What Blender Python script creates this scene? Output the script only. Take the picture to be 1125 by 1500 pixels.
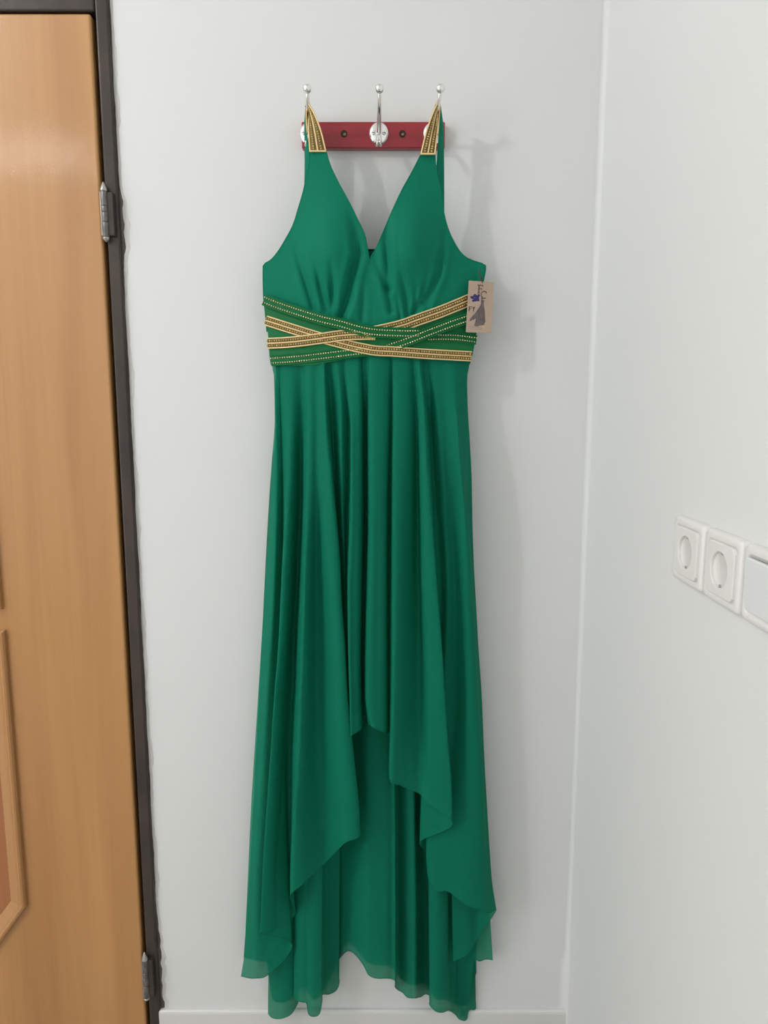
import bpy, bmesh, math, random
from mathutils import Vector, Matrix

random.seed(7)
for o in list(bpy.data.objects):
    bpy.data.objects.remove(o)
C = bpy.context.scene.collection
scene = bpy.context.scene

# ------------------------------------------------------------------ camera
FPX, PITCH, DIST, EYE = 1083.0, math.radians(8.7), 1.42, 1.38
cam_d = bpy.data.cameras.new('camera')
cam_d.sensor_fit = 'VERTICAL'
cam_d.sensor_height = 36.0
cam_d.lens = FPX / 1500.0 * 36.0
cam_d.clip_start = 0.02
cam = bpy.data.objects.new('camera', cam_d)
cam.location = (0, -DIST, EYE)
cam.rotation_euler = (math.pi / 2 - PITCH, 0, 0)
C.objects.link(cam)
scene.camera = cam

# ------------------------------------------------------------------ world, lamps, exposure
world = bpy.data.worlds.new('world')
scene.world = world
world.use_nodes = True
bg = world.node_tree.nodes['Background']
bg.inputs[0].default_value = (0.9, 0.95, 1.0, 1)
bg.inputs[1].default_value = 0.05


def lamp(name, kind, loc, energy, color, **kw):
    d = bpy.data.lights.new(name, kind)
    d.energy = energy
    d.color = color
    for k, v in kw.items():
        setattr(d, k, v)
    o = bpy.data.objects.new(name, d)
    o.location = loc
    C.objects.link(o)
    return o


# bare bulb near the door (throws the soft shadows to the right), tube fitting further back,
# and an added fill light at the left wall, where no window is built
lamp('bulb_light', 'POINT', (-1.77, -1.36, 2.735), 54, (1.0, 0.99, 0.985), shadow_soft_size=0.045)
tube = lamp('tube_light', 'AREA', (-2.0, -2.62, 2.62), 11, (1.0, 0.975, 0.93), shape='RECTANGLE', size=1.0, size_y=0.055)
side_fill = lamp('fill_light', 'AREA', (-2.70, -1.75, 1.05), 29, (0.94, 0.98, 1.0), shape='RECTANGLE', size=1.5, size_y=1.3)
side_fill.rotation_euler = (0, math.radians(-90), 0)

vs = scene.view_settings
vs.view_transform = 'Standard'
vs.look = 'None'
vs.gamma = 1.0
vs.use_curve_mapping = False
vs.exposure = -0.32
scene.cycles.use_denoising = True
scene.cycles.max_bounces = 10
scene.cycles.transparent_max_bounces = 24

# ------------------------------------------------------------------ coordinates
FW = Vector((0, math.cos(PITCH), -math.sin(PITCH)))
UP = Vector((0, math.sin(PITCH), math.cos(PITCH)))


def at(px, py, Y):
    """point of the photograph's pixel (px, py) at the depth plane y = Y"""
    r = FW + Vector(((px - 562.5) / FPX, 0, 0)) - UP * ((py - 750.0) / FPX)
    t = (Y + DIST) / r.y
    return Vector((r.x * t, Y, EYE + r.z * t))


# ------------------------------------------------------------------ helpers
def pchip(xs, ys):
    n = len(xs)
    if n == 1:
        return lambda x: ys[0]
    h = [xs[i + 1] - xs[i] for i in range(n - 1)]
    dl = [(ys[i + 1] - ys[i]) / h[i] for i in range(n - 1)]
    m = [0.0] * n
    m[0], m[-1] = dl[0], dl[-1]
    for i in range(1, n - 1):
        if dl[i - 1] * dl[i] > 0:
            w1, w2 = 2 * h[i] + h[i - 1], h[i] + 2 * h[i - 1]
            m[i] = (w1 + w2) / (w1 / dl[i - 1] + w2 / dl[i])

    def f(x):
        if x <= xs[0]:
            return ys[0] + m[0] * (x - xs[0])
        if x >= xs[-1]:
            return ys[-1] + m[-1] * (x - xs[-1])
        k = 0
        while x > xs[k + 1]:
            k += 1
        t = (x - xs[k]) / h[k]
        return ((2 * t ** 3 - 3 * t * t + 1) * ys[k] + (t ** 3 - 2 * t * t + t) * h[k] * m[k]
                + (-2 * t ** 3 + 3 * t * t) * ys[k + 1] + (t ** 3 - t * t) * h[k] * m[k + 1])
    return f


def catmull(pts, n):
    """n samples per span through the points (Vectors)"""
    out = []
    N = len(pts)
    for i in range(N - 1):
        p1, p2 = pts[i], pts[i + 1]
        p0 = pts[i - 1] if i > 0 else p1 * 2 - p2
        p3 = pts[i + 2] if i + 2 < N else p2 * 2 - p1
        for k in range(n):
            t = k / n
            out.append(0.5 * ((2 * p1) + (p2 - p0) * t + (2 * p0 - 5 * p1 + 4 * p2 - p3) * t * t
                              + (3 * p1 - p0 - 3 * p2 + p3) * t ** 3))
    out.append(pts[-1].copy())
    return out


ROOT = {}


def thing(name, loc, label, cat, group=None):
    o = bpy.data.objects.new(name, None)
    o.empty_display_size = 0.05
    o.location = loc
    C.objects.link(o)
    o['label'] = label
    o['category'] = cat
    if group:
        o['group'] = group
    ROOT[o] = Vector(loc)
    return o


def obj(name, verts, faces, mat, parent=None, smooth=True, **props):
    """one mesh object from world-space vertices; parts hang under their thing"""
    off = ROOT.get(parent, Vector((0, 0, 0))) if parent else Vector((0, 0, 0))
    me = bpy.data.meshes.new(name)
    me.from_pydata([tuple(Vector(v) - off) for v in verts], [], faces)
    bm = bmesh.new()
    bm.from_mesh(me)
    bmesh.ops.remove_doubles(bm, verts=bm.verts, dist=1e-6)
    bmesh.ops.recalc_face_normals(bm, faces=bm.faces)
    bm.to_mesh(me)
    bm.free()
    if smooth:
        for p in me.polygons:
            p.use_smooth = True
    me.materials.append(mat)
    o = bpy.data.objects.new(name, me)
    C.objects.link(o)
    if parent:
        o.parent = parent
        ROOT[o] = off
    for k, v in props.items():
        o[k] = v
    return o


class MB:
    def __init__(self):
        self.v, self.f = [], []

    def add(self, v, f):
        n = len(self.v)
        self.v += [tuple(p) for p in v]
        self.f += [tuple(i + n for i in q) for q in f]
        return self

    def grid(self, rows, close_u=False):
        nr, nc = len(rows), len(rows[0])
        v = [p for r in rows for p in r]
        f = []
        for i in range(nr - 1):
            for j in range(nc if close_u else nc - 1):
                k = (j + 1) % nc
                f.append((i * nc + j, i * nc + k, (i + 1) * nc + k, (i + 1) * nc + j))
        return self.add(v, f)

    def box(self, lo, hi):
        (a, b, c), (d, e, g) = lo, hi
        v = [(a, b, c), (d, b, c), (d, e, c), (a, e, c), (a, b, g), (d, b, g), (d, e, g), (a, e, g)]
        return self.add(v, [(0, 3, 2, 1), (4, 5, 6, 7), (0, 1, 5, 4), (1, 2, 6, 5), (2, 3, 7, 6), (3, 0, 4, 7)])

    def tube(self, pts, r, seg=8, caps=True):
        pts = [Vector(p) for p in pts]
        rr = r if isinstance(r, (list, tuple)) else [r] * len(pts)
        rings = []
        nrm = None
        for i, p in enumerate(pts):
            t = (pts[min(i + 1, len(pts) - 1)] - pts[max(i - 1, 0)])
            if t.length < 1e-9:
                t = Vector((0, 0, 1))
            t.normalize()
            if nrm is None:
                nrm = t.orthogonal().normalized()
            nrm = (nrm - t * nrm.dot(t))
            if nrm.length < 1e-6:
                nrm = t.orthogonal()
            nrm.normalize()
            b = t.cross(nrm)
            rings.append([p + (nrm * math.cos(2 * math.pi * k / seg) + b * math.sin(2 * math.pi * k / seg)) * rr[i]
                          for k in range(seg)])
        n0 = len(self.v)
        self.grid(rings, True)
        if caps:
            self.f.append(tuple(n0 + k for k in range(seg)))
            self.f.append(tuple(n0 + (len(pts) - 1) * seg + k for k in range(seg)))
        return self

    def lathe(self, base, axis, prof, seg=24, scale=(1, 1), ref=None):
        """prof: list of (radius, height along axis)"""
        base, axis = Vector(base), Vector(axis).normalized()
        u = (Vector(ref) if ref else axis.orthogonal()).normalized()
        w = axis.cross(u)
        rings = [[base + axis * h + (u * math.cos(2 * math.pi * k / seg) * scale[0] + w * math.sin(2 * math.pi * k / seg) * scale[1]) * max(r, 1e-5)
                  for k in range(seg)] for r, h in prof]
        n0 = len(self.v)
        self.grid(rings, True)
        self.f.append(tuple(n0 + k for k in range(seg)))
        self.f.append(tuple(n0 + (len(prof) - 1) * seg + k for k in range(seg)))
        return self

    def prism(self, poly, fn, h):
        """flat polygon (2-D) mapped by fn(a, b, height) and given a thickness h"""
        n = len(poly)
        v = [fn(a, b, 0) for a, b in poly] + [fn(a, b, h) for a, b in poly]
        f = [tuple(range(n)), tuple(range(2 * n - 1, n - 1, -1))]
        f += [(i, (i + 1) % n, n + (i + 1) % n, n + i) for i in range(n)]
        return self.add(v, f)

    def sphere(self, c, r, seg=8, rings=5):
        c = Vector(c)
        rows = []
        for i in range(rings + 1):
            a = math.pi * i / rings
            rows.append([c + Vector((math.sin(a) * math.cos(2 * math.pi * k / seg), math.sin(a) * math.sin(2 * math.pi * k / seg), math.cos(a))) * r
                         for k in range(seg)])
        return self.grid(rows, True)

    def build(self, name, mat, parent=None, smooth=True, bevel=0, **props):
        o = obj(name, self.v, self.f, mat, parent, smooth, **props)
        if bevel:
            m = o.modifiers.new('bevel', 'BEVEL')
            m.width = bevel
            m.segments = 3
            m.limit_method = 'ANGLE'
            m.angle_limit = math.radians(35)
            m.harden_normals = True
        return o


# ------------------------------------------------------------------ materials
def mat(name, color, rough=0.5, metal=0.0, noise=None, bump=None, coat=0.0, spec=0.5, sheen=0.0):
    """noise: (scale xyz, amount, second colour); bump: (scale, strength, distance)"""
    m = bpy.data.materials.new(name)
    m.use_nodes = True
    nt = m.node_tree
    b = nt.nodes['Principled BSDF']
    b.inputs['Base Color'].default_value = (*color, 1)
    b.inputs['Roughness'].default_value = rough
    b.inputs['Metallic'].default_value = metal
    b.inputs['Coat Weight'].default_value = coat
    b.inputs['Coat Roughness'].default_value = 0.15
    b.inputs['Specular IOR Level'].default_value = spec
    if sheen:
        b.inputs['Sheen Weight'].default_value = sheen
        b.inputs['Sheen Roughness'].default_value = 0.4
        b.inputs['Sheen Tint'].default_value = (*[min(1, c * 3 + 0.1) for c in color], 1)
    tc = nt.nodes.new('ShaderNodeTexCoord')
    if noise:
        sc, amt, col2 = noise
        mp = nt.nodes.new('ShaderNodeMapping')
        mp.inputs['Scale'].default_value = sc
        nz = nt.nodes.new('ShaderNodeTexNoise')
        nz.inputs['Scale'].default_value = 1.0
        nz.inputs['Detail'].default_value = 6
        rp = nt.nodes.new('ShaderNodeValToRGB')
        rp.color_ramp.elements[0].position = 0.35
        rp.color_ramp.elements[1].position = 0.7
        mx = nt.nodes.new('ShaderNodeMix')
        mx.data_type = 'RGBA'
        mx.inputs[6].default_value = (*color, 1)
        mx.inputs[7].default_value = (*col2, 1)
        mul = nt.nodes.new('ShaderNodeMath')
        mul.operation = 'MULTIPLY'
        mul.inputs[1].default_value = amt
        nt.links.new(tc.outputs['Object'], mp.inputs[0])
        nt.links.new(mp.outputs[0], nz.inputs['Vector'])
        nt.links.new(nz.outputs[0], rp.inputs[0])
        nt.links.new(rp.outputs[0], mul.inputs[0])
        nt.links.new(mul.outputs[0], mx.inputs[0])
        nt.links.new(mx.outputs[2], b.inputs['Base Color'])
    if bump:
        sc, st, ds = bump
        nz2 = nt.nodes.new('ShaderNodeTexNoise')
        nz2.inputs['Scale'].default_value = sc
        nz2.inputs['Detail'].default_value = 4
        bp = nt.nodes.new('ShaderNodeBump')
        bp.inputs['Strength'].default_value = st
        bp.inputs['Distance'].default_value = ds
        nt.links.new(tc.outputs['Object'], nz2.inputs['Vector'])
        nt.links.new(nz2.outputs[0], bp.inputs['Height'])
        nt.links.new(bp.outputs[0], b.inputs['Normal'])
    return m


def cloth(name, color, transl=0.25, clear=0.2, rough=0.7, sheen=0.0):
    """woven cloth: lit face, light shining through, and open weave"""
    m = mat(name, color, rough, bump=(900, 0.10, 0.0006), sheen=sheen, spec=0.12)
    nt = m.node_tree
    b = nt.nodes['Principled BSDF']
    out = nt.nodes['Material Output']
    tr = nt.nodes.new('ShaderNodeBsdfTranslucent')
    tr.inputs[0].default_value = (*color, 1)
    m1 = nt.nodes.new('ShaderNodeMixShader')
    m1.inputs[0].default_value = transl
    nt.links.new(b.outputs[0], m1.inputs[1])
    nt.links.new(tr.outputs[0], m1.inputs[2])
    last = m1
    if clear:
        tp = nt.nodes.new('ShaderNodeBsdfTransparent')
        tp.inputs[0].default_value = (0.62, 1.0, 0.82, 1)
        m2 = nt.nodes.new('ShaderNodeMixShader')
        m2.inputs[0].default_value = clear
        nt.links.new(m1.outputs[0], m2.inputs[1])
        nt.links.new(tp.outputs[0], m2.inputs[2])
        last = m2
    nt.links.new(last.outputs[0], out.inputs[0])
    return m


def wood(name, ca, cb, rough=0.3, coat=0.5):
    m = mat(name, ca, rough, coat=coat, bump=(260, 0.16, 0.0008))
    nt = m.node_tree
    b = nt.nodes['Principled BSDF']
    tc = nt.nodes.new('ShaderNodeTexCoord')
    mp = nt.nodes.new('ShaderNodeMapping')
    mp.inputs['Scale'].default_value = (13, 13, 0.7)
    nz = nt.nodes.new('ShaderNodeTexNoise')
    nz.inputs['Scale'].default_value = 1.0
    nz.inputs['Detail'].default_value = 3
    nz.inputs['Distortion'].default_value = 0.6
    mp2 = nt.nodes.new('ShaderNodeMapping')
    mp2.inputs['Scale'].default_value = (190, 190, 2.2)
    nz2 = nt.nodes.new('ShaderNodeTexNoise')
    nz2.inputs['Scale'].default_value = 1.0
    nz2.inputs['Detail'].default_value = 5
    add = nt.nodes.new('ShaderNodeMath')
    add.operation = 'MULTIPLY_ADD'
    add.inputs[1].default_value = 0.16
    rp = nt.nodes.new('ShaderNodeValToRGB')
    rp.color_ramp.elements[0].position = 0.42
    rp.color_ramp.elements[0].color = (*ca, 1)
    rp.color_ramp.elements[1].position = 0.95
    rp.color_ramp.elements[1].color = (*cb, 1)
    nt.links.new(tc.outputs['Object'], mp.inputs[0])
    nt.links.new(tc.outputs['Object'], mp2.inputs[0])
    nt.links.new(mp.outputs[0], nz.inputs['Vector'])
    nt.links.new(mp2.outputs[0], nz2.inputs['Vector'])
    nt.links.new(nz2.outputs[0], add.inputs[0])
    nt.links.new(nz.outputs[0], add.inputs[2])
    nt.links.new(add.outputs[0], rp.inputs[0])
    nt.links.new(rp.outputs[0], b.inputs['Base Color'])
    nt.links.new(b.inputs['Normal'].links[0].from_socket, b.inputs['Coat Normal'])
    b.inputs['Coat Roughness'].default_value = 0.09
    return m


M = dict(
    wall=mat('white_wall_paint', (0.755, 0.762, 0.756), 0.55, noise=((1.3, 1.3, 1.3), 0.5, (0.72, 0.728, 0.722)), bump=(38, 0.05, 0.004), spec=0.3),
    ceiling=mat('ceiling_paint', (0.8, 0.8, 0.78), 0.8, noise=((2, 2, 2), 0.3, (0.75, 0.75, 0.73))),
    floor=mat('stone_floor', (0.42, 0.39, 0.35), 0.35, noise=((6, 6, 6), 0.8, (0.5, 0.47, 0.43))),
    tile=mat('skirting_tile', (0.74, 0.735, 0.72), 0.3, noise=((5, 5, 5), 0.5, (0.68, 0.68, 0.67))),
    wood=wood('honey_wood', (0.52, 0.265, 0.088), (0.37, 0.160, 0.043), 0.35, 0.7),
    redwood=wood('red_brown_wood', (0.46, 0.185, 0.06), (0.26, 0.075, 0.02)),
    frame=mat('dark_frame_paint', (0.040, 0.033, 0.029), 0.28, noise=((14, 14, 9), 0.6, (0.085, 0.060, 0.048)), bump=(70, 0.25, 0.001), spec=0.35),
    smear=mat('dark_smeared_paint', (0.075, 0.064, 0.06), 0.45, noise=((60, 60, 40), 0.7, (0.17, 0.15, 0.14))),
    filler=mat('pale_filler', (0.60, 0.59, 0.575), 0.6, noise=((30, 30, 18), 0.9, (0.70, 0.69, 0.68)), bump=(120, 0.3, 0.001)),
    hinge=mat('painted_hinge_steel', (0.13, 0.115, 0.11), 0.38, 0.55, noise=((90, 90, 60), 0.5, (0.30, 0.29, 0.28))),
    hinge_pin=mat('bare_hinge_steel', (0.50, 0.50, 0.49), 0.32, 0.8, noise=((140, 140, 80), 0.6, (0.2, 0.2, 0.2))),
    red=mat('red_board_lacquer', (0.30, 0.016, 0.030), 0.28, noise=((8, 8, 60), 0.7, (0.38, 0.03, 0.035)), coat=0.3, bump=(300, 0.08, 0.0005)),
    chrome=mat('chrome', (0.86, 0.86, 0.85), 0.09, 1.0),
    hole=mat('dark_hole', (0.03, 0.012, 0.010), 0.7),
    brass=mat('dull_brass_screw', (0.30, 0.22, 0.10), 0.45, 0.7),
    green=cloth('green_bodice_crepe', (0.004, 0.200, 0.118), 0.10, 0.0),
    chiffon=cloth('green_chiffon', (0.004, 0.200, 0.118), 0.10, 0.15),
    lining=cloth('green_lining', (0.005, 0.16, 0.095), 0.10, 0.0),
    hem=cloth('green_rolled_hem', (0.006, 0.17, 0.10), 0.1, 0.0),
    satin=mat('green_satin', (0.003, 0.150, 0.042), 0.5, bump=(700, 0.08, 0.0005), spec=0.25),
    gold=mat('gold_piping', (0.84, 0.62, 0.30), 0.40, 0.15, noise=((400, 400, 400), 0.4, (0.88, 0.72, 0.42))),
    bead=mat('gold_glass_bead', (0.74, 0.60, 0.26), 0.14, 0.85, noise=((300, 300, 300), 0.9, (0.30, 0.20, 0.06))),
    bead2=mat('pale_gold_bead', (0.80, 0.74, 0.46), 0.14, 0.8, noise=((300, 300, 300), 0.7, (0.30, 0.30, 0.14))),
    card=mat('kraft_card', (0.47, 0.35, 0.27), 0.6, noise=((60, 60, 60), 0.3, (0.47, 0.35, 0.27))),
    ink=mat('dark_print', (0.055, 0.03, 0.028), 0.6),
    ink_grey=mat('grey_print', (0.11, 0.085, 0.085), 0.6, noise=((260, 260, 120), 0.8, (0.20, 0.16, 0.15))),
    ink_blue=mat('blue_print', (0.02, 0.022, 0.16), 0.6, noise=((300, 300, 300), 0.7, (0.06, 0.03, 0.12))),
    ink_yellow=mat('yellow_print', (0.62, 0.5, 0.12), 0.6),
    ink_faint=mat('faint_print', (0.28, 0.20, 0.16), 0.6),
    plastic=mat('white_plastic', (0.80, 0.79, 0.77), 0.25),
    plastic2=mat('cool_white_plastic', (0.78, 0.79, 0.80), 0.22),
    pin_metal=mat('dull_clip_steel', (0.45, 0.45, 0.44), 0.45, 0.3),
    pin=mat('socket_pin_hole', (0.10, 0.10, 0.10), 0.5),
)

# ================================================================== the room
XR, XL, YF, ZC = 0.3946, -2.75, -3.2, 3.05
DX0, DX1, DZ = -1.345, -0.5127, 2.046          # the door leaf
FX = -0.4828                                    # outer edge of the door frame
FT = DZ + 0.055


def structure(o):
    o['kind'] = 'structure'
    return o


mb = MB()
mb.box((XL - .1, 0, -0.05), (DX0 - 0.03, 0.12, ZC + .1))
mb.box((FX - 0.004, 0, -0.05), (XR + 0.1, 0.12, ZC + .1))
mb.box((DX0 - 0.03, 0, FT - 0.004), (FX - 0.004, 0.12, ZC + .1))
structure(mb.build('wall_back', M['wall'], smooth=False))
structure(MB().box((XR, YF, -0.05), (XR + 0.1, 0, ZC + .1)).build('wall_right', M['wall'], smooth=False))
structure(MB().box((XL - 0.1, YF, -0.05), (XL, 0, ZC + .1)).build('wall_left', M['wall'], smooth=False))
structure(MB().box((XL - 0.1, YF - 0.1, -0.05), (XR + 0.1, YF, ZC + .1)).build('wall_front', M['wall'], smooth=False))
structure(MB().box((XL, YF, -0.05), (XR, 0.12, 0)).build('floor', M['floor'], smooth=False))
structure(MB().box((XL, YF, ZC), (XR, 0, ZC + 0.1)).build('ceiling', M['ceiling'], smooth=False))

# plaster cove in the corner, a little fatter near the floor
rows = []
for z in (0.0, 0.15, 0.185, 0.20, 0.215, 0.5, 1.0, 1.6, 2.2, ZC):
    r = 0.018 if z < 0.19 else (0.013 if z < 0.205 else 0.009 + 0.0012 * math.sin(z * 9))
    rows.append([Vector((XR - r * (1 - math.sin(a)), -r * (1 - math.cos(a)) - 0.0004, z))
                 for a in [math.pi / 2 * k / 8 for k in range(9)]])
structure(MB().grid(rows).build('trim_2', M['wall']))

# skirting tiles along the back wall
bb = MB()
prof = [(0.0, 0.077), (-0.006, 0.077), (-0.009, 0.0745), (-0.010, 0.070), (-0.010, 0.0)]
bb.grid([[Vector((x, y, z)) for y, z in prof] for x in (FX - 0.002, XR)])
base = structure(bb.build('baseboard_back', M['tile'], smooth=False))

# ------------------------------------------------------------------ door frame
fr = structure(MB().box((FX - 0.0235, -0.009, 0), (FX, 0.10, FT)).build('trim_1', M['frame'], smooth=False, bevel=0.004))
hd = MB().box((DX0 - 0.03, -0.009, DZ + 0.005), (FX - 0.0235, 0.10, FT)).build('frame_head', M['frame'], fr, smooth=False, bevel=0.004)
MB().box((DX0 - 0.03, -0.009, 0), (DX0 - 0.006, 0.10, DZ + 0.005)).build('frame_jamb', M['frame'], fr, smooth=False, bevel=0.004)
MB().box((DX0 - 0.006, 0.034, 0), (FX - 0.0235, 0.06, DZ + 0.005)).build('door_stop', M['frame'], fr, smooth=False)

# ragged brushed paint where the frame meets the wall, and pale filler beside it
N = 150


def ragged(z, k):
    return (math.sin(z * 31 + k) + 0.6 * math.sin(z * 83 + 2 * k) + 0.4 * math.sin(z * 211 + k * 3))


rows, rows2 = [], []
for i in range(N + 1):
    z = 0.078 + (FT - 0.078) * i / N
    w = 0.0016 + 0.0007 * ragged(z, 1.0) + random.uniform(-.0004, .0004)
    for zc, hz, am in ((1.70, 0.065, 0.0085), (0.19, 0.10, 0.008), (0.055, 0.05, 0.010)):
        w += am * math.exp(-((z - zc) / hz) ** 4) * (0.75 + 0.25 * math.sin(z * 160))
    w = max(w, 0.0004)
    e = w + 0.0055 + 0.0022 * ragged(z * 0.8, 4.0)
    rows.append([Vector((FX - 0.002, -0.0012, z)), Vector((FX + w * 0.6, -0.0012, z)), Vector((FX + w, -0.0002, z))])
    rows2.append([Vector((FX - 0.002, -0.0007, z)), Vector((FX + e * 0.8, -0.0007, z)), Vector((FX + e, -0.0001, z))])
MB().grid(rows).build('brushed_paint_edge', M['smear'], fr, smooth=False)
MB().grid(rows2).build('filler_strip', M['filler'], fr, smooth=False)

# ------------------------------------------------------------------ door leaf
door = structure(MB().box((DX0, -0.012, 0.006), (DX1, 0.030, DZ)).build('door_1', M['wood'], smooth=False, bevel=0.005))


def inset(poly, d):
    n = len(poly)
    out = []
    for i in range(n):
        p0, p1, p2 = Vector(poly[i - 1]), Vector(poly[i]), Vector(poly[(i + 1) % n])
        e1, e2 = (p1 - p0).normalized(), (p2 - p1).normalized()
        n1, n2 = Vector((-e1.y, e1.x)), Vector((-e2.y, e2.x))
        b = (n1 + n2)
        b = b / max(b.dot(n1), 1e-6) if b.length > 1e-6 else n1
        out.append(p1 + b * d)
    return out


def panel(poly, tag_):
    prof = [(0, 0), (0.001, 0.007), (0.004, 0.0105), (0.008, 0.0115), (0.012, 0.0105), (0.016, 0.007), (0.034, 0.002), (0.036, 0.0005)]
    loops = []
    for d, h in prof:
        loops.append([Vector((a, -0.0118 - h, b)) for a, b in inset(poly, d)])
    mb_ = MB()
    mb_.grid(loops, True)
    mb_.build('panel_moulding', M['wood'], door, smooth=False)
    inn = inset(poly, 0.034)
    MB().prism([tuple(p) for p in inn], lambda a, b, h: Vector((a, -0.011 - h, b)), 0.0022).build('panel_board', M['redwood'], door, smooth=False)


CX = (DX0 + DX1) / 2
low = [(-0.746, 0.33), (-0.746, 0.93), (2 * CX + 0.746, 0.93), (2 * CX + 0.746, 0.33), (2 * CX + 0.85, 0.19), (-0.85, 0.19)]
upp = [(-0.748, 0.972), (-0.748, 1.72), (-0.85, 1.86), (2 * CX + 0.85, 1.86), (2 * CX + 0.748, 1.72), (2 * CX + 0.748, 0.972)]
panel(low, 0)
panel(upp, 1)
# lever handle on the far side of the leaf
hb = MB().box((DX0 + 0.03, -0.019, 0.93), (DX0 + 0.07, -0.0115, 1.15)).build('handle_plate', M['chrome'], door, smooth=False, bevel=0.003)
MB().tube([(DX0 + .05, -.018, 1.07), (DX0 + .05, -.055, 1.07), (DX0 + .065, -.062, 1.07), (DX0 + .16, -.062, 1.068)], 0.008, 12).build('handle_lever', M['chrome'], hb)

# hinges: knuckles with pointed ends on the closing edge
def hinge(z0, z1, x, y):
    L = z1 - z0
    h = MB()
    r = 0.0062
    h.lathe((x, y, z0 + 0.10 * L), (0, 0, 1), [(r * .96, 0), (r, .001), (r, L * .235), (r * .96, L * .24)], 20)
    o = h.build('hinge', M['hinge'], door)
    k = MB()
    for a, b_ in ((.345, .50), (.505, .60), (.605, .84)):
        k.lathe((x, y, z0 + a * L), (0, 0, 1), [(r * .94, 0), (r, .0008), (r, (b_ - a) * L - .0008), (r * .94, (b_ - a) * L)], 20)
    k.build('knuckle', M['hinge'], o)
    MB().lathe((x, y, z0 + .84 * L), (0, 0, 1), [(r * 1.05, 0), (r * 1.08, .002), (r * .75, .008), (r * .3, .14 * L), (0.0002, .16 * L)], 20).build('finial', M['hinge_pin'], o)
    MB().lathe((x, y, z0 + .095 * L), (0, 0, -1), [(r * 1.0, 0), (r * 1.02, .002), (r * .7, .005), (0.0002, .009)], 20).build('finial', M['hinge_pin'], o)
    MB().box((x - 0.0068, y - 0.003, z0 + .12 * L), (x - 0.0035, y + 0.010, z0 + .83 * L)).build('hinge_leaf', M['hinge_pin'], o, smooth=False, bevel=0.0006)
    MB().box((x, y - 0.001, z0 + .12 * L), (x + 0.016, y + 0.0125, z0 + .83 * L)).build('hinge_leaf', M['frame'], o, smooth=False, bevel=0.0015)


hinge(1.660, 1.766, -0.5045, -0.0175)
hinge(0.106, 0.226, -0.5060, -0.0175)

# ================================================================== hook rail
Pz = 1.8466
rail = thing('hook_rail', (-0.02, 0, 1.82), 'red wooden rail with three chrome double hooks screwed to the white wall', 'coat rack')
bl, br = at(442, 217, -0.017), at(652, 178, -0.017)
bt = at(555, 178, -0.017).z
bbm = at(555, 217, -0.017).z
MB().box((bl.x, -0.017, bbm), (br.x, -0.0001, bt)).build('board', M['red'], rail, smooth=False, bevel=0.0022)
for px in (504, 589.5):
    c = at(px, 196, -0.017)
    o = MB().lathe((c.x, -0.0171, c.z), (0, -1, 0), [(0.0062, -.001), (0.0062, 0.0004), (0.0050, 0.0006), (0.0040, 0.0001), (0.0001, 0.0001)], 20).build('screw_hole', M['hole'], rail)
    MB().lathe((c.x + 0.001, -0.0172, c.z - 0.001), (0, -1, 0), [(0.0026, 0), (0.0024, 0.0004), (0.0001, 0.0007)], 12).build('screw', M['brass'], o)


def hook(x, xb, zt=1.8949):
    h = MB().lathe((x, -0.0168, Pz), (0, -1, 0), [(0.0168, 0), (0.0172, 0.0012), (0.0164, 0.0028), (0.0135, 0.0042), (0.009, 0.0052), (0.0004, 0.0054)], 36, scale=(1.0, 1.12), ref=(1, 0, 0)).build('hook', M['chrome'], rail)
    dx = xb - x
    pts = [Vector((x, -0.020, Pz - 0.001)), Vector((x + dx * .1, -0.032, Pz + 0.004)), Vector((x + dx * .35, -0.047, Pz + 0.0135)),
           Vector((x + dx * .6, -0.062, Pz + 0.0225)), Vector((x + dx * .85, -0.076, Pz + 0.034)), Vector((xb, -0.085, zt))]
    cp = catmull(pts, 6)
    MB().tube(cp, [0.0042 - 0.0012 * i / (len(cp) - 1) for i in range(len(cp))], 14).build('upper_arm', M['chrome'], h)
    MB().sphere((xb, -0.086, zt), 0.0076, 20, 12).build('ball_tip', M['chrome'], h)
    for s in (-1, 1):
        lp = catmull([Vector((x, -0.021, Pz - 0.002)), Vector((x + s * .0016, -0.034, Pz - 0.010)), Vector((x + s * .0030, -0.042, Pz - 0.022)),
                      Vector((x + s * .0032, -0.048, Pz - 0.029)), Vector((x + s * .0018, -0.053, Pz - 0.0235))], 6)
        MB().tube(lp, 0.0026, 12).build('lower_prong', M['chrome'], h)
    for s in (-1, 1):
        MB().lathe((x + s * 0.0092, -0.0212, Pz - 0.0005), (0, -1, 0), [(0.0034, 0), (0.0034, 0.0008), (0.0022, 0.0018), (0.0002, 0.0021)], 14).build('screw', M['chrome'], h)
        MB().box((x + s * 0.0092 - .0026, -0.0236, Pz - 0.0010), (x + s * 0.0092 + .0026, -0.0229, Pz)).build('screw_slot', M['hole'], h, smooth=False)


hook(-0.1328, -0.1288)
hook(-0.0091, -0.0075)
hook(0.0867, 0.0946)

# ================================================================== the dress
dress = thing('evening_dress', (-0.028, -0.07, 0.13), 'long green chiffon evening dress with gold beaded straps and waist, hanging from chrome hooks', 'dress')
GC = 541.0


def env(px, hw=155.0):
    s = min(1.0, abs((px - GC) / hw))
    return 1 - s * s


def Yb(px, py):
    """front surface of waist and bodice, without the cups"""
    return -(0.050 + 0.030 * env(px, 157))


def dseg(px, py, a, b):
    ax, ay = a
    bx_, by = b
    dx, dy = bx_ - ax, by - ay
    t = max(0, min(1, ((px - ax) * dx + (py - ay) * dy) / (dx * dx + dy * dy)))
    return math.hypot(px - ax - t * dx, py - ay - t * dy)


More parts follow.
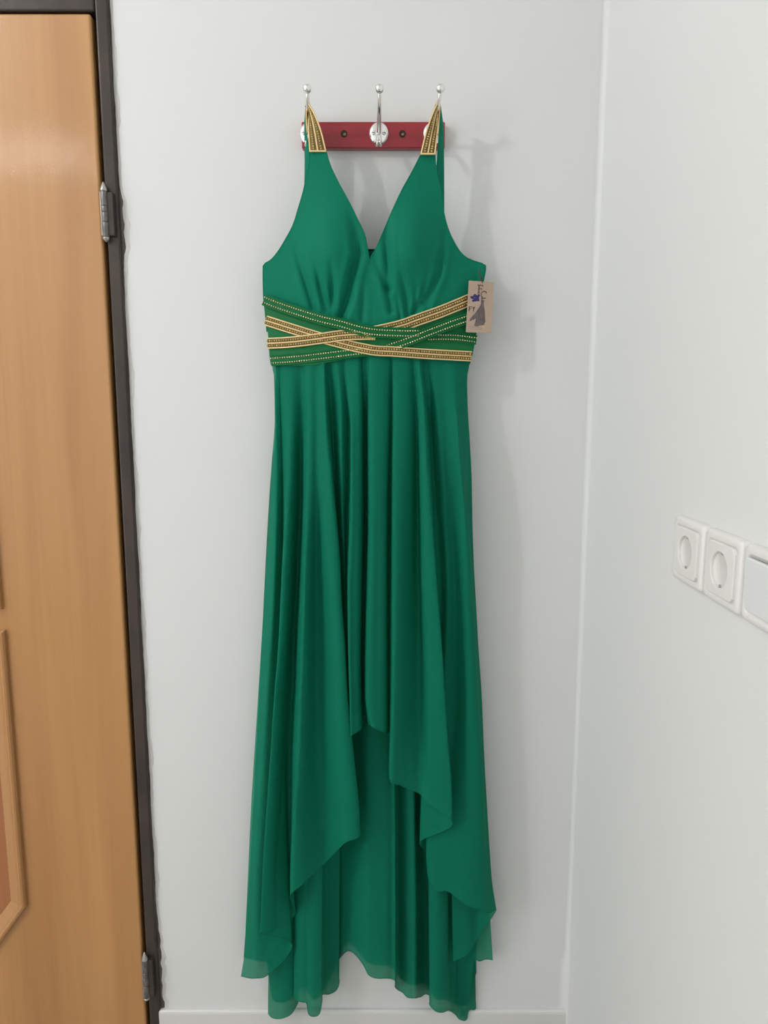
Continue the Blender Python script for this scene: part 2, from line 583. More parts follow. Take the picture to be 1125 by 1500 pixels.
CREASES = [  # (polyline in the photograph, width px, depth m)
    ([(434, 362), (437, 378), (448, 414), (459, 452)], 4.2, 0.0048), ([(458, 372), (463, 388), (468, 414), (477, 456)], 3.6, 0.0046),
    ([(484, 380), (487, 409), (486, 460)], 4.2, 0.0050), ([(511, 305), (520, 336), (524, 371), (516, 402), (510, 432), (499, 466)], 6.0, 0.0085),
    ([(533, 420), (530, 470)], 4.0, 0.003), ([(474, 415), (480, 455)], 2.4, 0.002), ([(494, 430), (492, 462)], 2.2, 0.002),
    ([(550, 372), (556, 394), (567, 426), (573, 456)], 4.0, 0.0045), ([(571, 312), (566, 350), (568, 392), (569, 424)], 5.0, 0.0055),
    ([(588, 398), (594, 434), (598, 466)], 4.0, 0.0046), ([(653, 336), (647, 376), (642, 402), (632, 428), (624, 446)], 4.4, 0.0052),
    ([(628, 400), (620, 434), (606, 460)], 4.0, 0.0044), ([(610, 420), (606, 458)], 2.6, 0.0026), ([(582, 440), (586, 466)], 2.6, 0.0026),
    ([(638, 395), (628, 430), (616, 452)], 2.6, 0.0026),
]


def Ybod(px, py):
    d = -Yb(px, py)
    for cx in (486, 600):
        wy = 66 if py < 365 else 52
        d += 0.026 * math.exp(-((px - cx) / 36.0) ** 2 - ((py - 362) / wy) ** 2)
    for pl, w, dep in CREASES:
        ys = [q[1] for q in pl]
        if py < min(ys) - 20 or py > max(ys) + 25:
            continue
        dist = min(dseg(px, py, pl[i], pl[i + 1]) for i in range(len(pl) - 1))
        f_ = min(1.0, max(0.0, (py - ys[0] + 8) / (0.55 * (ys[-1] - ys[0]) + 8)))
        dep_ = 1.35 * dep * f_
        d -= dep_ * math.exp(-(dist / w) ** 2)
        d += 0.3 * dep_ * (math.exp(-((dist - 2.1 * w) / w) ** 2))
    return -d


def sheet_py(name, Lc, Rc, y0, y1, ny, nx, Yf, m, parent, thick=0.0):
    fl = pchip([q[1] for q in Lc], [q[0] for q in Lc])
    fr_ = pchip([q[1] for q in Rc], [q[0] for q in Rc])
    rows_ = []
    for i in range(ny + 1):
        py = y0 + (y1 - y0) * i / ny
        a, b = fl(py), fr_(py)
        rows_.append([at(a + (b - a) * j / nx, py, Yf(a + (b - a) * j / nx, py)) for j in range(nx + 1)])
    o = MB().grid(rows_).build(name, m, parent)
    if thick:
        md = o.modifiers.new('thickness', 'SOLIDIFY')
        md.thickness = thick
        md.offset = 0
    return o, rows_


armL = [(454, 221), (452.8, 240), (449, 258), (444, 281.6), (437.4, 304), (430, 328), (418, 351), (407, 369), (396.6, 381), (385.6, 389), (385.4, 400), (386, 432), (389, 462), (391, 486)]
neckL = [(477.4, 221), (482.7, 239), (496, 268), (510, 293.6), (523.5, 321), (534, 343.5), (537.5, 360), (541, 386), (541, 400), (541, 486)]
neckR = [(617, 225), (604, 251), (589.6, 277), (576.8, 304), (562.4, 337.6), (552.8, 360), (541, 386), (541, 400), (541, 486)]
armR = [(636.8, 225), (639, 248), (645.6, 283), (649.6, 309), (655, 331), (666.4, 357), (681, 376), (698, 384), (711.5, 388), (711, 396), (708, 412), (703, 452), (699, 486)]
mbod = MB()
edges = []
for Lc, Rc, y0, inner in ((armL, neckL, 221, 1), (neckR, armR, 225, 0)):
    fl = pchip([q[1] for q in Lc], [q[0] for q in Lc])
    fr_ = pchip([q[1] for q in Rc], [q[0] for q in Rc])
    pys = [y0 + (386 - y0) * i / 84 for i in range(84)] + [386 + 100 * i / 52 for i in range(53)]
    rw = []
    for py in pys:
        xa, xb = fl(py), fr_(py)
        if py >= 386:
            xa, xb = (xa, 541.0) if inner else (541.0, xb)
        rw.append([at(xa + (xb - xa) * j / 72, py, Ybod(xa + (xb - xa) * j / 72, py)) for j in range(73)])
    mbod.grid(rw)
    edges.append([r[0] for r in rw] if inner else [r[-1] for r in rw])
    edges.append([r[-1] for r in rw][:85] if inner else [r[0] for r in rw][:85])
bodice = mbod.build('bodice_front', M['green'], dress)
md = bodice.modifiers.new('thickness', 'SOLIDIFY')
md.thickness = 0.0016
md.offset = 0
for e in edges:     # fine stitched edge round neck and armholes
    MB().tube([p + Vector((0, -0.0004, 0)) for p in e[::2]], 0.0010, 6).build('edge_binding', M['green'], bodice)

# back of the bodice and of the waist
bkL = [(430, 366), (400, 383), (385.6, 390), (386, 432), (389, 462), (393, 494), (396, 534)]
bkR = [(655, 366), (690, 382), (711.5, 389), (708, 412), (698, 488), (690, 528), (688, 534)]


def Yback(px, py):
    return -(0.049 - 0.022 * env(px, 157))


bo, brow = sheet_py('back_panel', bkL, bkR, 366, 534, 40, 40, Yback, M['lining'], dress, 0.0012)
MB().tube(brow[0], 0.0016, 8).build('edge_binding', M['lining'], bo)

# ------------------------------------------------------------------ waistband with crossing bands
wl = [(385.5, 426), (386, 432), (389, 462), (393, 494), (395, 525), (397, 535)]
wr = [(706, 420), (703, 450), (698, 488), (692.5, 513), (690, 528), (688, 535)]
topc = pchip([384, 406, 437, 468, 499, 523, 541, 559, 578, 610, 642, 666, 684, 712], [434, 442, 453, 462, 469, 476, 480, 479, 473, 462, 452, 443, 436, 424])
botc = pchip([390, 430, 453, 484, 530, 562, 610, 692], [534, 535.5, 535, 530, 523, 521, 526, 529])
fwl, fwr = pchip([q[1] for q in wl], [q[0] for q in wl]), pchip([q[1] for q in wr], [q[0] for q in wr])
rows = []
for j in range(61):
    u = j / 60
    col = []
    x_guess = 386 + (706 - 386) * u
    t0 = topc(x_guess)
    b0 = botc(395 + (690 - 395) * u)
    for i in range(13):
        py = t0 + (b0 - t0) * i / 12
        a, b = fwl(py), fwr(py)
        px = a + (b - a) * u
        col.append(at(px, py, Yb(px, py) - 0.0035))
    rows.append(col)
belt = MB().grid(rows).build('waistband', M['satin'], dress)

def band(name, pts, hw, kind, lift, sub=10, start=None, taper=0):
    """embroidered ribbon on the waist: two rows of beads between three cords"""
    cl = catmull([Vector((x, y, 0)) for x, y in pts], sub)
    n = len(cl)
    nr = []
    for i in range(n):
        t = (cl[min(i + 1, n - 1)] - cl[max(i - 1, 0)]).normalized()
        nr.append(Vector((-t.y, t.x, 0)))

    def P(i, s, h):
        w = hw * (1 if not taper or i < n - taper else max(.25, (n - 1 - i) / taper))
        q = cl[i] + nr[i] * w * s + (nr[i] * (hw - w) * .8 if taper else Vector((0, 0, 0)))
        lf = lift if start is None else start + (lift - start) * min(1.0, i / 22.0)
        return at(q.x, q.y, Yb(q.x, q.y) - 0.0035 - lf - h)
    S = [-1.06, -1.0, -.8, -.4, 0, .4, .8, 1.0, 1.06]
    Hh = [-.0012, .0006, .0010, .0012, .0014, .0012, .0010, .0006, -.0012]
    base_m, cord_m, bead_m = (M['gold'], M['gold'], M['bead']) if kind == 'gold' else (M['satin'], M['satin'], M['bead2'])
    o = MB().grid([[P(i, s, h) for s, h in zip(S, Hh)] for i in range(n)]).build(name, M['bandgold'] if kind == 'gold' else base_m, dress)
    for s in (-.93, 0, .93):
        MB().tube([P(i, s, .0014) for i in range(n)], 0.0013 if kind == 'gold' else 0.0009, 8).build('cord', cord_m, o)
    for s in (-.47, .47):
        line = [P(i, s, .0022) for i in range(n)]
        b = MB()
        acc, pitch = 0.0, 0.0045
        for i in range(n - 1):
            a_, c_ = line[i], line[i + 1]
            L = (c_ - a_).length
            while acc < L:
                p = a_.lerp(c_, acc / L)
                b.sphere(p, (0.0019 if kind == 'gold' else 0.0016) * random.uniform(.9, 1.08), 7, 5)
                acc += pitch
            acc -= L
        b.build('bead_row', bead_m, o, smooth=(kind != 'gold'), kind='stuff')
    return o


M['bandgold'] = mat('bronze_band_cloth', (0.20, 0.130, 0.040), 0.6, 0.1, noise=((500, 500, 500), 0.5, (0.15, 0.085, 0.03)))
band('green_band', [(397, 528.5), (437, 525.5), (484, 520), (512, 516.5), (534, 514)], 7.5, 'green', 0.0006)
band('green_band', [(628, 494), (650, 493.8), (670, 494.5), (698, 498)], 6.5, 'green', 0.0006)
band('gold_band', [(549, 486), (562, 483.5), (590, 476.5), (612, 468.5), (642, 458), (666, 448.5), (684, 441), (705, 431.5)], 8.4, 'gold', 0.0012)
band('gold_band', [(389.5, 469.5), (421, 479.5), (455, 490), (480, 497.5), (512, 506), (530, 510), (551, 513.7), (578, 515), (626, 518.5), (691, 522)], 7.0, 'gold', 0.0016)
band('gold_band', [(392, 503), (414, 502), (437, 500), (468, 496), (500, 491.5), (525, 490), (550, 491)], 7.6, 'gold', 0.0036, taper=9)
band('green_band', [(386.5, 439), (406, 447), (437, 457.5), (468, 467), (499, 474.5), (523, 481.5), (545, 486), (578, 488), (614, 488.5)], 8.0, 'green', 0.0056)
band('green_band', [(568, 509), (585, 503.5), (602, 497.5), (630, 486.5), (666, 473), (684, 467), (703, 459)], 7.6, 'green', 0.0074, start=-0.003)

# ------------------------------------------------------------------ straps over the hooks
def strap(front, crest, back):
    """each control: (px, py, Y, half-width vector); front leg up, over the hook arm, back leg down"""
    ctl = [(at(*c[:3]), Vector(c[3])) for c in front] + [(Vector(crest[0]), Vector(crest[1]))] + [(at(*c[:3]), Vector(c[3])) for c in back]
    Cn = catmull([c[0] for c in ctl], 10)
    Wn = catmull([c[1] for c in ctl], 10)
    n = len(Cn)
    k_end = (len(front) + 3) * 10
    Nn = []
    for i in range(n):
        t = (Cn[min(i + 1, n - 1)] - Cn[max(i - 1, 0)]).normalized()
        Nn.append(Wn[i].cross(t).normalized())
    if Nn[0].y > 0:
        Nn = [-v for v in Nn]

    def P(i, s, h):
        return Cn[i] + Wn[i] * s + Nn[i] * h
    o = MB().grid([[P(i, s, h) for s, h in ((-1, 0), (-.97, .0008), (-.5, .0011), (0, .0011), (.5, .0011), (.97, .0008), (1, 0), (.5, -.0006), (-.5, -.0006))] for i in range(n)], True).build('strap', M['green'], dress)
    g = MB().grid([[P(i, s, h) for s, h in ((-1.02, .0005), (-.95, .0014), (0, .0016), (.95, .0014), (1.02, .0005))] for i in range(k_end)]).build('beaded_trim', M['bandgold'], o)
    return P, n, k_end, o


def trim(P, k_end, o):
    for s in (-.95, 0, .95):
        MB().tube([P(i, s, .0016) for i in range(k_end)], 0.0013, 8).build('cord', M['gold'], o)
    MB().tube([P(0, s / 4, .0018) for s in range(-4, 5)], 0.0016, 8).build('cord', M['gold'], o)
    for s in (-.47, .47):
        line = [P(i, s, .0024) for i in range(1, k_end)]
        b = MB()
        acc, pitch = 0.001, 0.0040
        for i in range(len(line) - 1):
            L = (line[i + 1] - line[i]).length
            while acc < L:
                b.sphere(line[i].lerp(line[i + 1], acc / L), 0.0019 * random.uniform(.9, 1.1), 7, 5)
                acc += pitch
            acc -= L
        b.build('bead_row', M['bead'], o, smooth=False, kind='stuff')


frontL = [(465.7, 222, -0.0760, (.0142, 0, 0)), (461.8, 194, -0.0735, (.0112, -.004, 0)), (457.8, 172, -0.069, (.0065, -.0085, 0)), (454.0, 158, -0.063, (.0022, -.0105, 0))]
backL = [(448.3, 159, -0.056, (.0006, -.011, 0)), (446.6, 178, -0.053, (.0020, -.011, 0)), (447.6, 202, -0.050, (.0032, -.012, 0)), (450.5, 240, -0.047, (.0062, -.010, 0)), (453, 310, -0.040, (.010, -.006, 0)), (457, 384, -0.0375, (.014, -.001, 0))]
frontR = [(626.8, 226, -0.0760, (-.0124, 0, 0)), (631.6, 196, -0.0735, (-.0098, -.004, 0)), (635.8, 173, -0.069, (-.006, -.0085, 0)), (639.4, 157, -0.063, (-.0022, -.0105, 0))]
backR = [(645.3, 158, -0.056, (-.0006, -.011, 0)), (646.9, 177, -0.053, (-.0036, -.010, 0)), (646.4, 202, -0.050, (-.0052, -.010, 0)), (645.4, 240, -0.047, (-.0070, -.009, 0)), (643, 310, -0.040, (-.010, -.006, 0)), (640, 384, -0.0375, (-.014, -.001, 0))]
for fl_, cr_, bk_ in ((frontL, ((-0.1306, -0.0595, Pz + 0.0270), (.0004, -.0108, 0.0060)), backL), (frontR, ((0.0912, -0.0595, Pz + 0.0270), (-.0004, -.0108, 0.0060)), backR)):
    P, n, ke, so = strap(fl_, cr_, bk_)
    trim(P, ke, so)

# ------------------------------------------------------------------ skirt
def halfw(py):
    return 150 + 32 * (py - 530) / 900.0


def skirt(name, ribs, m, depth, nsub=7, nrow=90):
    """each rib is a fold line from the waist to its own hem: (py, px, depth towards the viewer)"""
    fs = []
    for r in ribs:
        py = [q[0] for q in r]
        fs.append((py[0], py[-1], pchip(py, [q[1] for q in r]), pchip(py, [q[2] for q in r])))
    rows_ = []
    for i in range(nrow + 1):
        t = i / nrow
        ctl = []
        for a, b, fx, fd in fs:
            py = a + (b - a) * t
            px = fx(py)
            Y = -(0.052 + 0.026 * env(px, halfw(py)) + depth(py, fd(py)))
            ctl.append(at(px, py, min(Y, -0.006)))
        rows_.append(catmull(ctl, nsub))
    o = MB().grid(rows_).build(name, m, dress)
    MB().tube(rows_[-1], 0.00065, 6).build('rolled_hem', M['hem'], o)
    return o


def ramp(a, b, x):
    t = min(1.0, max(0.0, (x - a) / (b - a)))
    return t * t * (3 - 2 * t)


def R(*rows_):
    """fill missing depth with the last one given"""
    out, d = [], 0.0
    for q in rows_:
        if len(q) == 3:
            d = q[2]
        out.append((q[0], q[1], d))
    return out


overlay = [
    R((512, 396, -.004), (545, 400), (555, 403, -.006), (577, 404, -.008), (627, 402, -.01), (693, 397), (769, 394.5), (862, 388), (1021, 378), (1179, 368), (1331, 361), (1400, 357.5), (1430, 353)),
    R((512, 401, 0), (700, 404, .002), (860, 400), (1020, 390), (1200, 380), (1331, 374), (1433, 373)),
    R((512, 407, 0), (700, 411, -.004), (860, 408, -.006), (1020, 402), (1200, 397), (1331, 393), (1426, 395)),
    R((512, 410, 0), (700, 414, -.008), (860, 417, -.014), (1020, 418), (1200, 420), (1300, 424), (1384, 428)),
    R((512, 413, .001), (627, 420, .004), (752, 417, .010), (853, 412, .015), (946, 407.6, .017), (1020, 401.6, .018), (1113, 396), (1207, 389.5), (1291, 385), (1340, 383.5), (1367, 382)),
    R((512, 426, .001), (627, 430, .003), (752, 427, .007), (853, 423, .009), (946, 418, .010), (1020, 412), (1113, 407), (1207, 402), (1291, 398), (1364, 397)),
    R((512, 440, 0), (585, 442, -.006), (660, 441, -.014), (727, 440.5, -.019), (862, 435, -.02), (937, 431), (1002, 429), (1120, 424), (1244, 424), (1340, 432)),
    R((512, 446, .001), (593, 448.5, .005), (727, 447, .013), (834, 444, .019), (918, 441, .021), (1020, 437, .022), (1113, 433), (1207, 428.7), (1291, 425), (1313, 425)),
    R((512, 455, .002), (700, 455, .015), (850, 451, .020), (1020, 447, .022), (1113, 444), (1207, 440), (1296, 442)),
    R((512, 463, .001), (700, 464, .008), (787, 463.5, -.002), (918, 465, -.008), (1057, 466, -.010), (1150, 471), (1235, 477), (1262, 478)),
    R((512, 469, .002), (700, 475, .012), (825, 481, .016), (937, 490, .018), (1076, 496, .019), (1188, 505), (1234, 506)),
    R((512, 474, .004), (593, 477.5, .008), (643, 480.5, .010), (677, 484.5), (718, 488, .012), (769, 493.5), (825, 498), (881, 500.5), (946, 505.7), (1020, 509.5, .013), (1076, 515.5), (1132, 521), (1179, 526), (1220, 527.6)),
    R((512, 479, 0), (610, 486, -.014), (700, 490, -.02), (769, 492, -.022), (850, 496), (1020, 503), (1120, 510), (1160, 514)),
    R((512, 491, .001), (600, 498.5, .003), (700, 500, .001), (770, 502, -.004), (850, 505, -.010), (1020, 508, -.012), (1112, 512)),
    R((512, 502, -.001), (577, 507, -.005), (627, 511.5, -.010), (677, 512), (760, 509.5, -.012), (850, 508), (1020, 511), (1092, 515)),
    R((512, 505.5, .001), (577, 510, .003), (627, 514, .009), (760, 513, .013), (860, 509.5, .014), (960, 510.5, .016), (1020, 512), (1079, 512.7)),
    R((512, 517, .001), (627, 521, .009), (760, 521, .013), (860, 518), (960, 518), (1074, 520.5)),
    R((512, 525, .001), (600, 529, .003), (760, 529.5, .004), (860, 528), (960, 527), (1068, 528.5)),
    R((512, 533, -.003), (600, 536, -.016), (760, 536, -.021), (860, 534), (960, 532), (1059, 535, -.016)),
    R((512, 543, .002), (600, 541, .007), (760, 541.5, .012), (900, 539, .014), (1020, 537), (1048, 540), (1064, 544)),
    R((512, 556, .002), (600, 556, .009), (760, 555, .013), (1020, 553), (1070, 556)),
    R((512, 568, .000), (600, 567.5, .003), (760, 565, .005), (1020, 565, .006), (1074, 566)),
    R((512, 574, -.001), (600, 573.5, -.007), (700, 572, -.010), (760, 571, -.012), (900, 570), (1020, 571, -.010), (1078, 571)),
    R((512, 577, .001), (600, 577, .005), (700, 576, .009), (862, 575.8, .013), (1011, 574.8, .016), (1095, 572.3, .018), (1141, 571)),
    R((512, 588, .001), (600, 588, .007), (862, 587, .011), (1011, 586, .012), (1150, 586, .012)),
    R((512, 598, 0), (600, 600, .002), (862, 599, -.006), (1011, 601, -.008), (1157, 600, .004)),
    R((512, 604, -.001), (568, 607.5, -.005), (627, 610, -.010), (750, 612, -.017), (862, 613, -.018), (1011, 615, -.015), (1163, 615, 0)),
    R((512, 608, .001), (600, 614, .004), (752, 618, .007), (862, 621, .008), (1020, 629, .010), (1180, 631, .010)),
    R((512, 613, .002), (593, 621.5, .009), (677, 626.7, .012), (752, 632, .014), (871, 641, .016), (955, 648, .017), (1021, 651.8), (1095, 657), (1151, 661.6), (1208, 662.8)),
    R((512, 617, -.001), (600, 627, -.010), (700, 632, -.012), (750, 634, -.012), (870, 634, -.010), (1020, 626, -.010), (1150, 618), (1232, 616)),
    R((512, 621, -.002), (600, 630, -.014), (700, 636, -.018), (870, 645, -.021), (1020, 640, -.024), (1150, 632), (1250, 625)),
    R((512, 632, 0), (600, 640, -.002), (750, 651, -.006), (870, 656, -.010), (1020, 650, -.016), (1150, 634, -.014), (1240, 625, -.010), (1288, 627.5), (1301, 635)),
    R((512, 645, .001), (600, 652, -.001), (750, 661, -.009), (870, 667, -.015), (1020, 668, -.020), (1150, 657, -.014), (1240, 650, -.002), (1306, 657)),
    R((512, 658, .001), (600, 664, .005), (750, 674, .004), (870, 681, .003), (1020, 685, .001), (1200, 684, .004), (1325, 682, .006)),
    R((512, 668, .001), (585, 670, .004), (660, 673.5, .009), (727, 680, .009), (797, 686.5, .006), (870, 690, .003), (1020, 697, .003), (1200, 706, .005), (1334, 704)),
    R((512, 676, 0), (585, 678, -.004), (660, 682, -.009), (760, 687.5, -.010), (870, 694, -.006), (1020, 702), (1200, 711), (1337, 717)),
    R((512, 689, -.004), (540, 686.5), (552, 684, -.006), (593, 685, -.010), (643, 688, -.014), (702, 691), (760, 692), (825, 694), (881, 697), (946, 700.6), (1020, 705.5), (1104, 709), (1179, 713), (1244, 716.7), (1291, 720), (1334, 726.5)),
    R((512, 683, -.006), (600, 682, -.02), (800, 688, -.024), (1020, 696, -.026), (1200, 703), (1372, 701)),
    R((512, 672, -.006), (600, 672, -.02), (800, 678, -.022), (1020, 684, -.022), (1200, 688), (1398, 684)),
    R((512, 660, -.006), (600, 660, -.02), (800, 664, -.022), (1020, 668, -.022), (1200, 666), (1300, 662), (1408, 664)),
]
skirt('skirt_overlay', overlay, M['chiffon'], lambda py, d: 0.014 * ramp(530, 700, py) + d * (1.15 if d > 0 else 1.45))


def under(xh, yh, d, dw=None, kx=0.86):
    xw = GC + (xh - GC) * kx
    return R((514, xw, 0.0), (700, xw + (xh - xw) * .2, d * .2), (1000, xw + (xh - xw) * .55, d * .6), (1100, xw + (xh - xw) * .70, d), (1250, xw + (xh - xw) * .87, d), (yh, xh, d))


U = [(392.5, 1484, -.012), (399, 1491, -.004), (412, 1492, .002), (426, 1486, -.004), (434, 1474, -.012), (437, 1464, -.016), (430, 1457, -.004), (434, 1465, .006), (443, 1468, .012), (449, 1470, .012),
     (452, 1485, .014), (459, 1489, .016), (468, 1485, .013), (472, 1466, .008), (472.5, 1457, -.010), (483, 1456, -.024), (493, 1450, -.028), (497, 1438, -.030), (494, 1420, -.040), (497, 1405, -.042), (509, 1393, -.032),
     (520, 1398, -.012), (532, 1413, .006), (540, 1428, .013), (552, 1433, .013), (566, 1433, .011), (574, 1434, .006), (580, 1438, .006), (578.5, 1445, -.014), (583, 1450, -.030), (590, 1454, -.022), (597, 1461, -.012), (609, 1462, -.006), (612, 1461, -.024), (617, 1460, -.038),
     (624, 1456, -.044), (631, 1461, -.030), (629, 1471, -.002), (638, 1481, .010), (648, 1483, .010), (656, 1480, .002), (660, 1481, -.018), (667, 1486, -.030), (673, 1493, -.027), (683, 1494, -.027), (687, 1480, -.030), (697, 1476, -.032), (693, 1440, -.036), (698, 1424, -.036)]
skirt('underskirt', [under(*u) for u in U], M['chiffon'], lambda py, d: -0.006 - 0.026 * ramp(530, 700, py) + 0.012 * ramp(1040, 1250, py) + d, nsub=5)

B = [(357, 1402, -.006), (380, 1408, -.010), (392, 1412, -.012), (399, 1460, -.010), (412, 1468, -.006), (426, 1462, -.008), (440, 1446, -.012), (452, 1452, -.008), (460, 1464, -.006), (468, 1458, -.006), (480, 1438, -.010), (492, 1414, -.014), (507, 1380, -.014), (520, 1386, -.008), (536, 1407, -.006), (553, 1413, -.004), (572, 1416, -.008), (590, 1436, -.012), (607, 1443, -.008), (622, 1440, -.012), (638, 1462, -.006), (655, 1464, -.010), (677, 1474, -.010), (688, 1458, -.010), (694, 1410, -.006), (703, 1408, -.002), (712, 1405, -.006), (722, 1406, -.004)]


def back(xh, yh, d):
    xw = GC + (xh - GC) * 0.745
    return R((514, xw, 0.0), (620, xw, d * .3), (700, xw + (xh - xw) * .16, d * .6), (1000, xw + (xh - xw) * .5, d), (1300, xw + (xh - xw) * .85, d), (yh, xh, d))


def skirt_back():
    fs = [back(*b) for b in B]
    rows_ = []
    nrow = 60
    ff = [(r[0][0], r[-1][0], pchip([q[0] for q in r], [q[1] for q in r]), pchip([q[0] for q in r], [q[2] for q in r])) for r in fs]
    for i in range(nrow + 1):
        ctl = []
        for a, b, fx, fd in ff:
            py = a + (b - a) * i / nrow
            px = fx(py)
            k = min(1.0, max(0.0, (py - 530) / 250.0))
            Y = -(0.046 - 0.018 * env(px, halfw(py)) - 0.012 * k + fd(py))
            ctl.append(at(px, py, min(Y, -0.006)))
        rows_.append(catmull(ctl, 5))
    o = MB().grid(rows_).build('back_skirt', M['chiffon'], dress)
    MB().tube(rows_[-1], 0.00075, 6).build('rolled_hem', M['hem'], o)


skirt_back()

# opaque lining tube inside the skirt
rows = []
for i in range(31):
    py = 516 + (1030 - 516) * i / 30
    hw_ = 138 + 8 * (py - 530) / 700
    ring = []
    for k in range(48):
        a = 2 * math.pi * k / 48
        px = GC + 1 + hw_ * math.cos(a)
        dep = 0.046 + (0.014 if math.sin(a) > 0 else 0.012) * math.sin(a) - 0.006 * max(0, min(1, (py - 531) / 150))
        ring.append(at(px, py, -dep))
    rows.append(ring)
MB().grid(rows, True).build('lining', M['lining'], dress)

# ================================================================== swing tag
tagt = thing('hang_tag', tuple(at(703, 487, -0.062)), 'small beige cardboard tag with printed letters and gown drawing, at dress side', 'tag')
TL, TR, BL, BR = at(686.8, 411, -0.0700), at(723, 413.5, -0.058), at(682.5, 486.5, -0.0745), at(720, 488, -0.0625)
tn = (TR - TL).cross(BL - TL).normalized()
if tn.y > 0:
    tn = -tn


def TG(a, b, h=0.0):
    """a, b in 0..1 across and down the card"""
    top, bot = TL.lerp(TR, a), BL.lerp(BR, a)
    return top.lerp(bot, b) + tn * h


MB().prism([(0, 0), (1, 0), (1, 1), (0, 1)], lambda a, b, h: TG(a, b, h - 0.0006), 0.0006).build('card', M['card'], tagt, smooth=False)


def ink(name, polys, m):
    b = MB()
    for pl in polys:
        b.prism(pl, lambda x, y, h: TG((x - 250) / 365.0, (y - 420) / 745.0, h + 0.00002), 0.00015)
    return b.build(name, m, tagt, smooth=False)


def rect(x0, y0, x1, y1):
    return [(x0, y0), (x1, y0), (x1, y1), (x0, y1)]


# drawn in the coordinates of an enlarged view of the card
ink('letter_print', [rect(396, 478, 412, 588), rect(380, 470, 462, 482), rect(452, 470, 462, 496), rect(408, 522, 446, 532), rect(440, 514, 447, 542), rect(384, 584, 424, 594)], M['ink'])
arc = lambda cx, cy, r0, r1, a0, a1, n=18: [(cx + r1 * math.cos(a0 + (a1 - a0) * i / n), cy + r1 * 1.25 * math.sin(a0 + (a1 - a0) * i / n)) for i in range(n + 1)] + \
    [(cx + r0 * math.cos(a1 + (a0 - a1) * i / n), cy + r0 * 1.25 * math.sin(a1 + (a0 - a1) * i / n)) for i in range(n + 1)]
ink('letter_print', [arc(482, 612, 37, 47, math.radians(45), math.radians(315)), rect(508, 560, 518, 590)], M['ink'])
ink('letter_print', [rect(272, 792, 284, 862), rect(272, 792, 312, 802), rect(282, 822, 304, 831), [(322, 792), (334, 792), (346, 826), (338, 832)], [(350, 790), (362, 790), (346, 832), (338, 828)], rect(337, 826, 347, 862)], M['ink'])
ink('flower_print', [[(cx + r * math.cos(2 * math.pi * k / 10), cy + r * math.sin(2 * math.pi * k / 10)) for k in range(10)] for cx, cy, r in
                     ((320, 660, 24), (352, 632, 26), (386, 655, 28), (360, 688, 28), (400, 690, 20), (330, 705, 18), (405, 625, 20))] + [[(278, 650), (304, 640), (304, 676), (292, 672)]], M['ink_blue'])
ink('figure_print', [[(440, 690), (492, 690), (482, 730), (488, 770), (505, 850), (512, 930), (520, 1000), (500, 1050), (440, 1060), (415, 1078), (362, 1070), (385, 960), (290, 1008), (300, 965), (370, 880), (425, 790), (446, 740)]], M['ink_grey'])
ink('figure_print', [[(446, 640), (462, 634), (470, 652), (462, 690), (444, 690)], rect(476, 655, 510, 664)], M['ink_grey'])
ink('shoe_print', [[(478, 1078), (498, 1066), (518, 1084), (500, 1096), (482, 1094)]], M['ink_yellow'])
ink('fine_print', [rect(290 + 28 * k, 1082 + 2 * k, 308 + 28 * k, 1088 + 2 * k) for k in range(7)] + [rect(310 + 30 * k, 1108 + 2 * k, 330 + 30 * k, 1113 + 2 * k) for k in range(6)], M['ink_faint'])
st = [TG(.55, .03, 0.001), at(704, 404, -0.0685), at(702.5, 397, -0.0645), at(702, 394, -0.056), at(703, 404, -0.058), TG(.55, .03, -0.001)]
MB().tube(catmull(st, 6), 0.0007, 6).build('string', M['ink'], tagt)

# ================================================================== sockets and switch on the right wall
SZ = 1.187
HS, HZ = 0.046, 0.0415


def rounded(hw_, hh, r, n=6):
    out = []
    for cx, cy, a0 in ((hw_ - r, hh - r, 0), (-hw_ + r, hh - r, 90), (-hw_ + r, -hh + r, 180), (hw_ - r, -hh + r, 270)):
        for k in range(n + 1):
            a = math.radians(a0 + 90 * k / n)
            out.append((cx + r * math.cos(a), cy + r * math.sin(a)))
    return out


def W(y, a, b, h):
    return Vector((XR - h, y + a, SZ + b))


def face_plate(y, label, cat, name, group=None):
    root = thing(name, (XR, y, SZ - HZ), label, cat, group)
    loops = [[W(y, a, b, h) for a, b in rounded(HS - i, HZ - i, 0.007)] for i, h in ((0, 0.0002), (0.0004, 0.0065), (0.0016, 0.0088), (0.0035, 0.0098), (0.0085, 0.0104), (0.0095, 0.0098), (0.0098, 0.0090))]
    m = MB().grid(loops, True)
    n = len(loops[0])
    m.f.append(tuple(len(m.v) - n + k for k in range(n)))
    m.build('frame', M['plastic'], root, smooth=True)
    return root


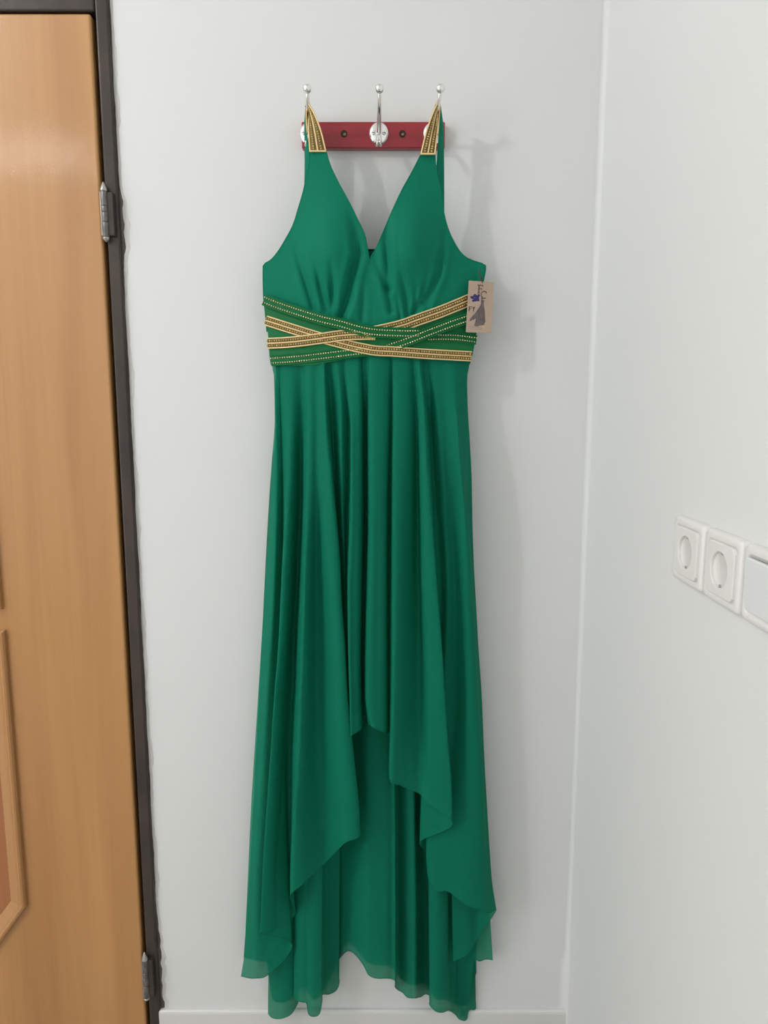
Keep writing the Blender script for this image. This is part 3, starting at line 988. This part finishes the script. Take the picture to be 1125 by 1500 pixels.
def socket(y, label):
    root = face_plate(y, label, 'socket', 'wall_socket', 'sockets on the right wall')
    n = 28 // 4
    ang = [2 * math.pi * k / 40 for k in range(40)]
    sq = []
    for t in ang:
        c_, s_ = math.cos(t), math.sin(t)
        q = (abs(c_ / 0.0355) ** 9 + abs(s_ / 0.031) ** 9) ** (-1 / 9)
        sq.append((c_ * q, s_ * q))
    circ = lambda r: [(r * math.cos(t), r * math.sin(t)) for t in ang]
    loops = [[W(y, a, b, 0.0086) for a, b in sq], [W(y, a * .985, b * .985, 0.0118) for a, b in sq], [W(y, a * .96, b * .96, 0.0124) for a, b in sq]]
    loops += [[W(y, a, b, h) for a, b in circ(r)] for r, h in ((0.0218, 0.0128), (0.0208, 0.0122), (0.0204, 0.0020))]
    MB().grid(loops, True).build('cover', M['plastic'], root, smooth=False)
    cup = MB().lathe(W(y, 0, 0, 0.0015), (-1, 0, 0), [(0.0206, 0), (0.0206, 0.001), (0.0001, 0.0011)], 28).build('socket_face', M['plastic2'], root)
    for s in (-1, 1):
        MB().lathe(W(y, s * 0.0095, 0, 0.0026), (-1, 0, 0), [(0.0027, 0), (0.0027, 0.0002), (0.0001, 0.0002)], 14).build('pin_hole', M['pin'], cup)
        MB().box(tuple(W(y, -0.002, s * 0.0190 - .0015, 0.0025)), tuple(W(y, 0.002, s * 0.0190 + .0015, 0.0105))).build('earth_clip', M['pin_metal'], cup, smooth=False)
    MB().lathe(W(y, 0, 0, 0.0026), (-1, 0, 0), [(0.0030, 0), (0.0030, 0.0006), (0.0020, 0.0012), (0.0001, 0.0013)], 14).build('screw', M['chrome'], cup)


socket(-0.499, 'white round-recess wall socket nearest the room corner')
socket(-0.5956, 'white round-recess wall socket between another socket and the light switch')
root = face_plate(-0.692, 'white rocker light switch at the right edge, beside the two sockets', 'switch', 'light_switch')
y = -0.692
loops = [[W(y, a, b, h + b * 0.06) for a, b in rounded(0.0355 - i, 0.029 - i, 0.003)] for i, h in ((0, 0.009), (0.0002, 0.0118), (0.0012, 0.0130), (0.02, 0.0132))]
m = MB().grid(loops, True)
m.f.append(tuple(len(m.v) - len(loops[0]) + k for k in range(len(loops[0]))))
m.build('rocker', M['plastic2'], root, smooth=False)
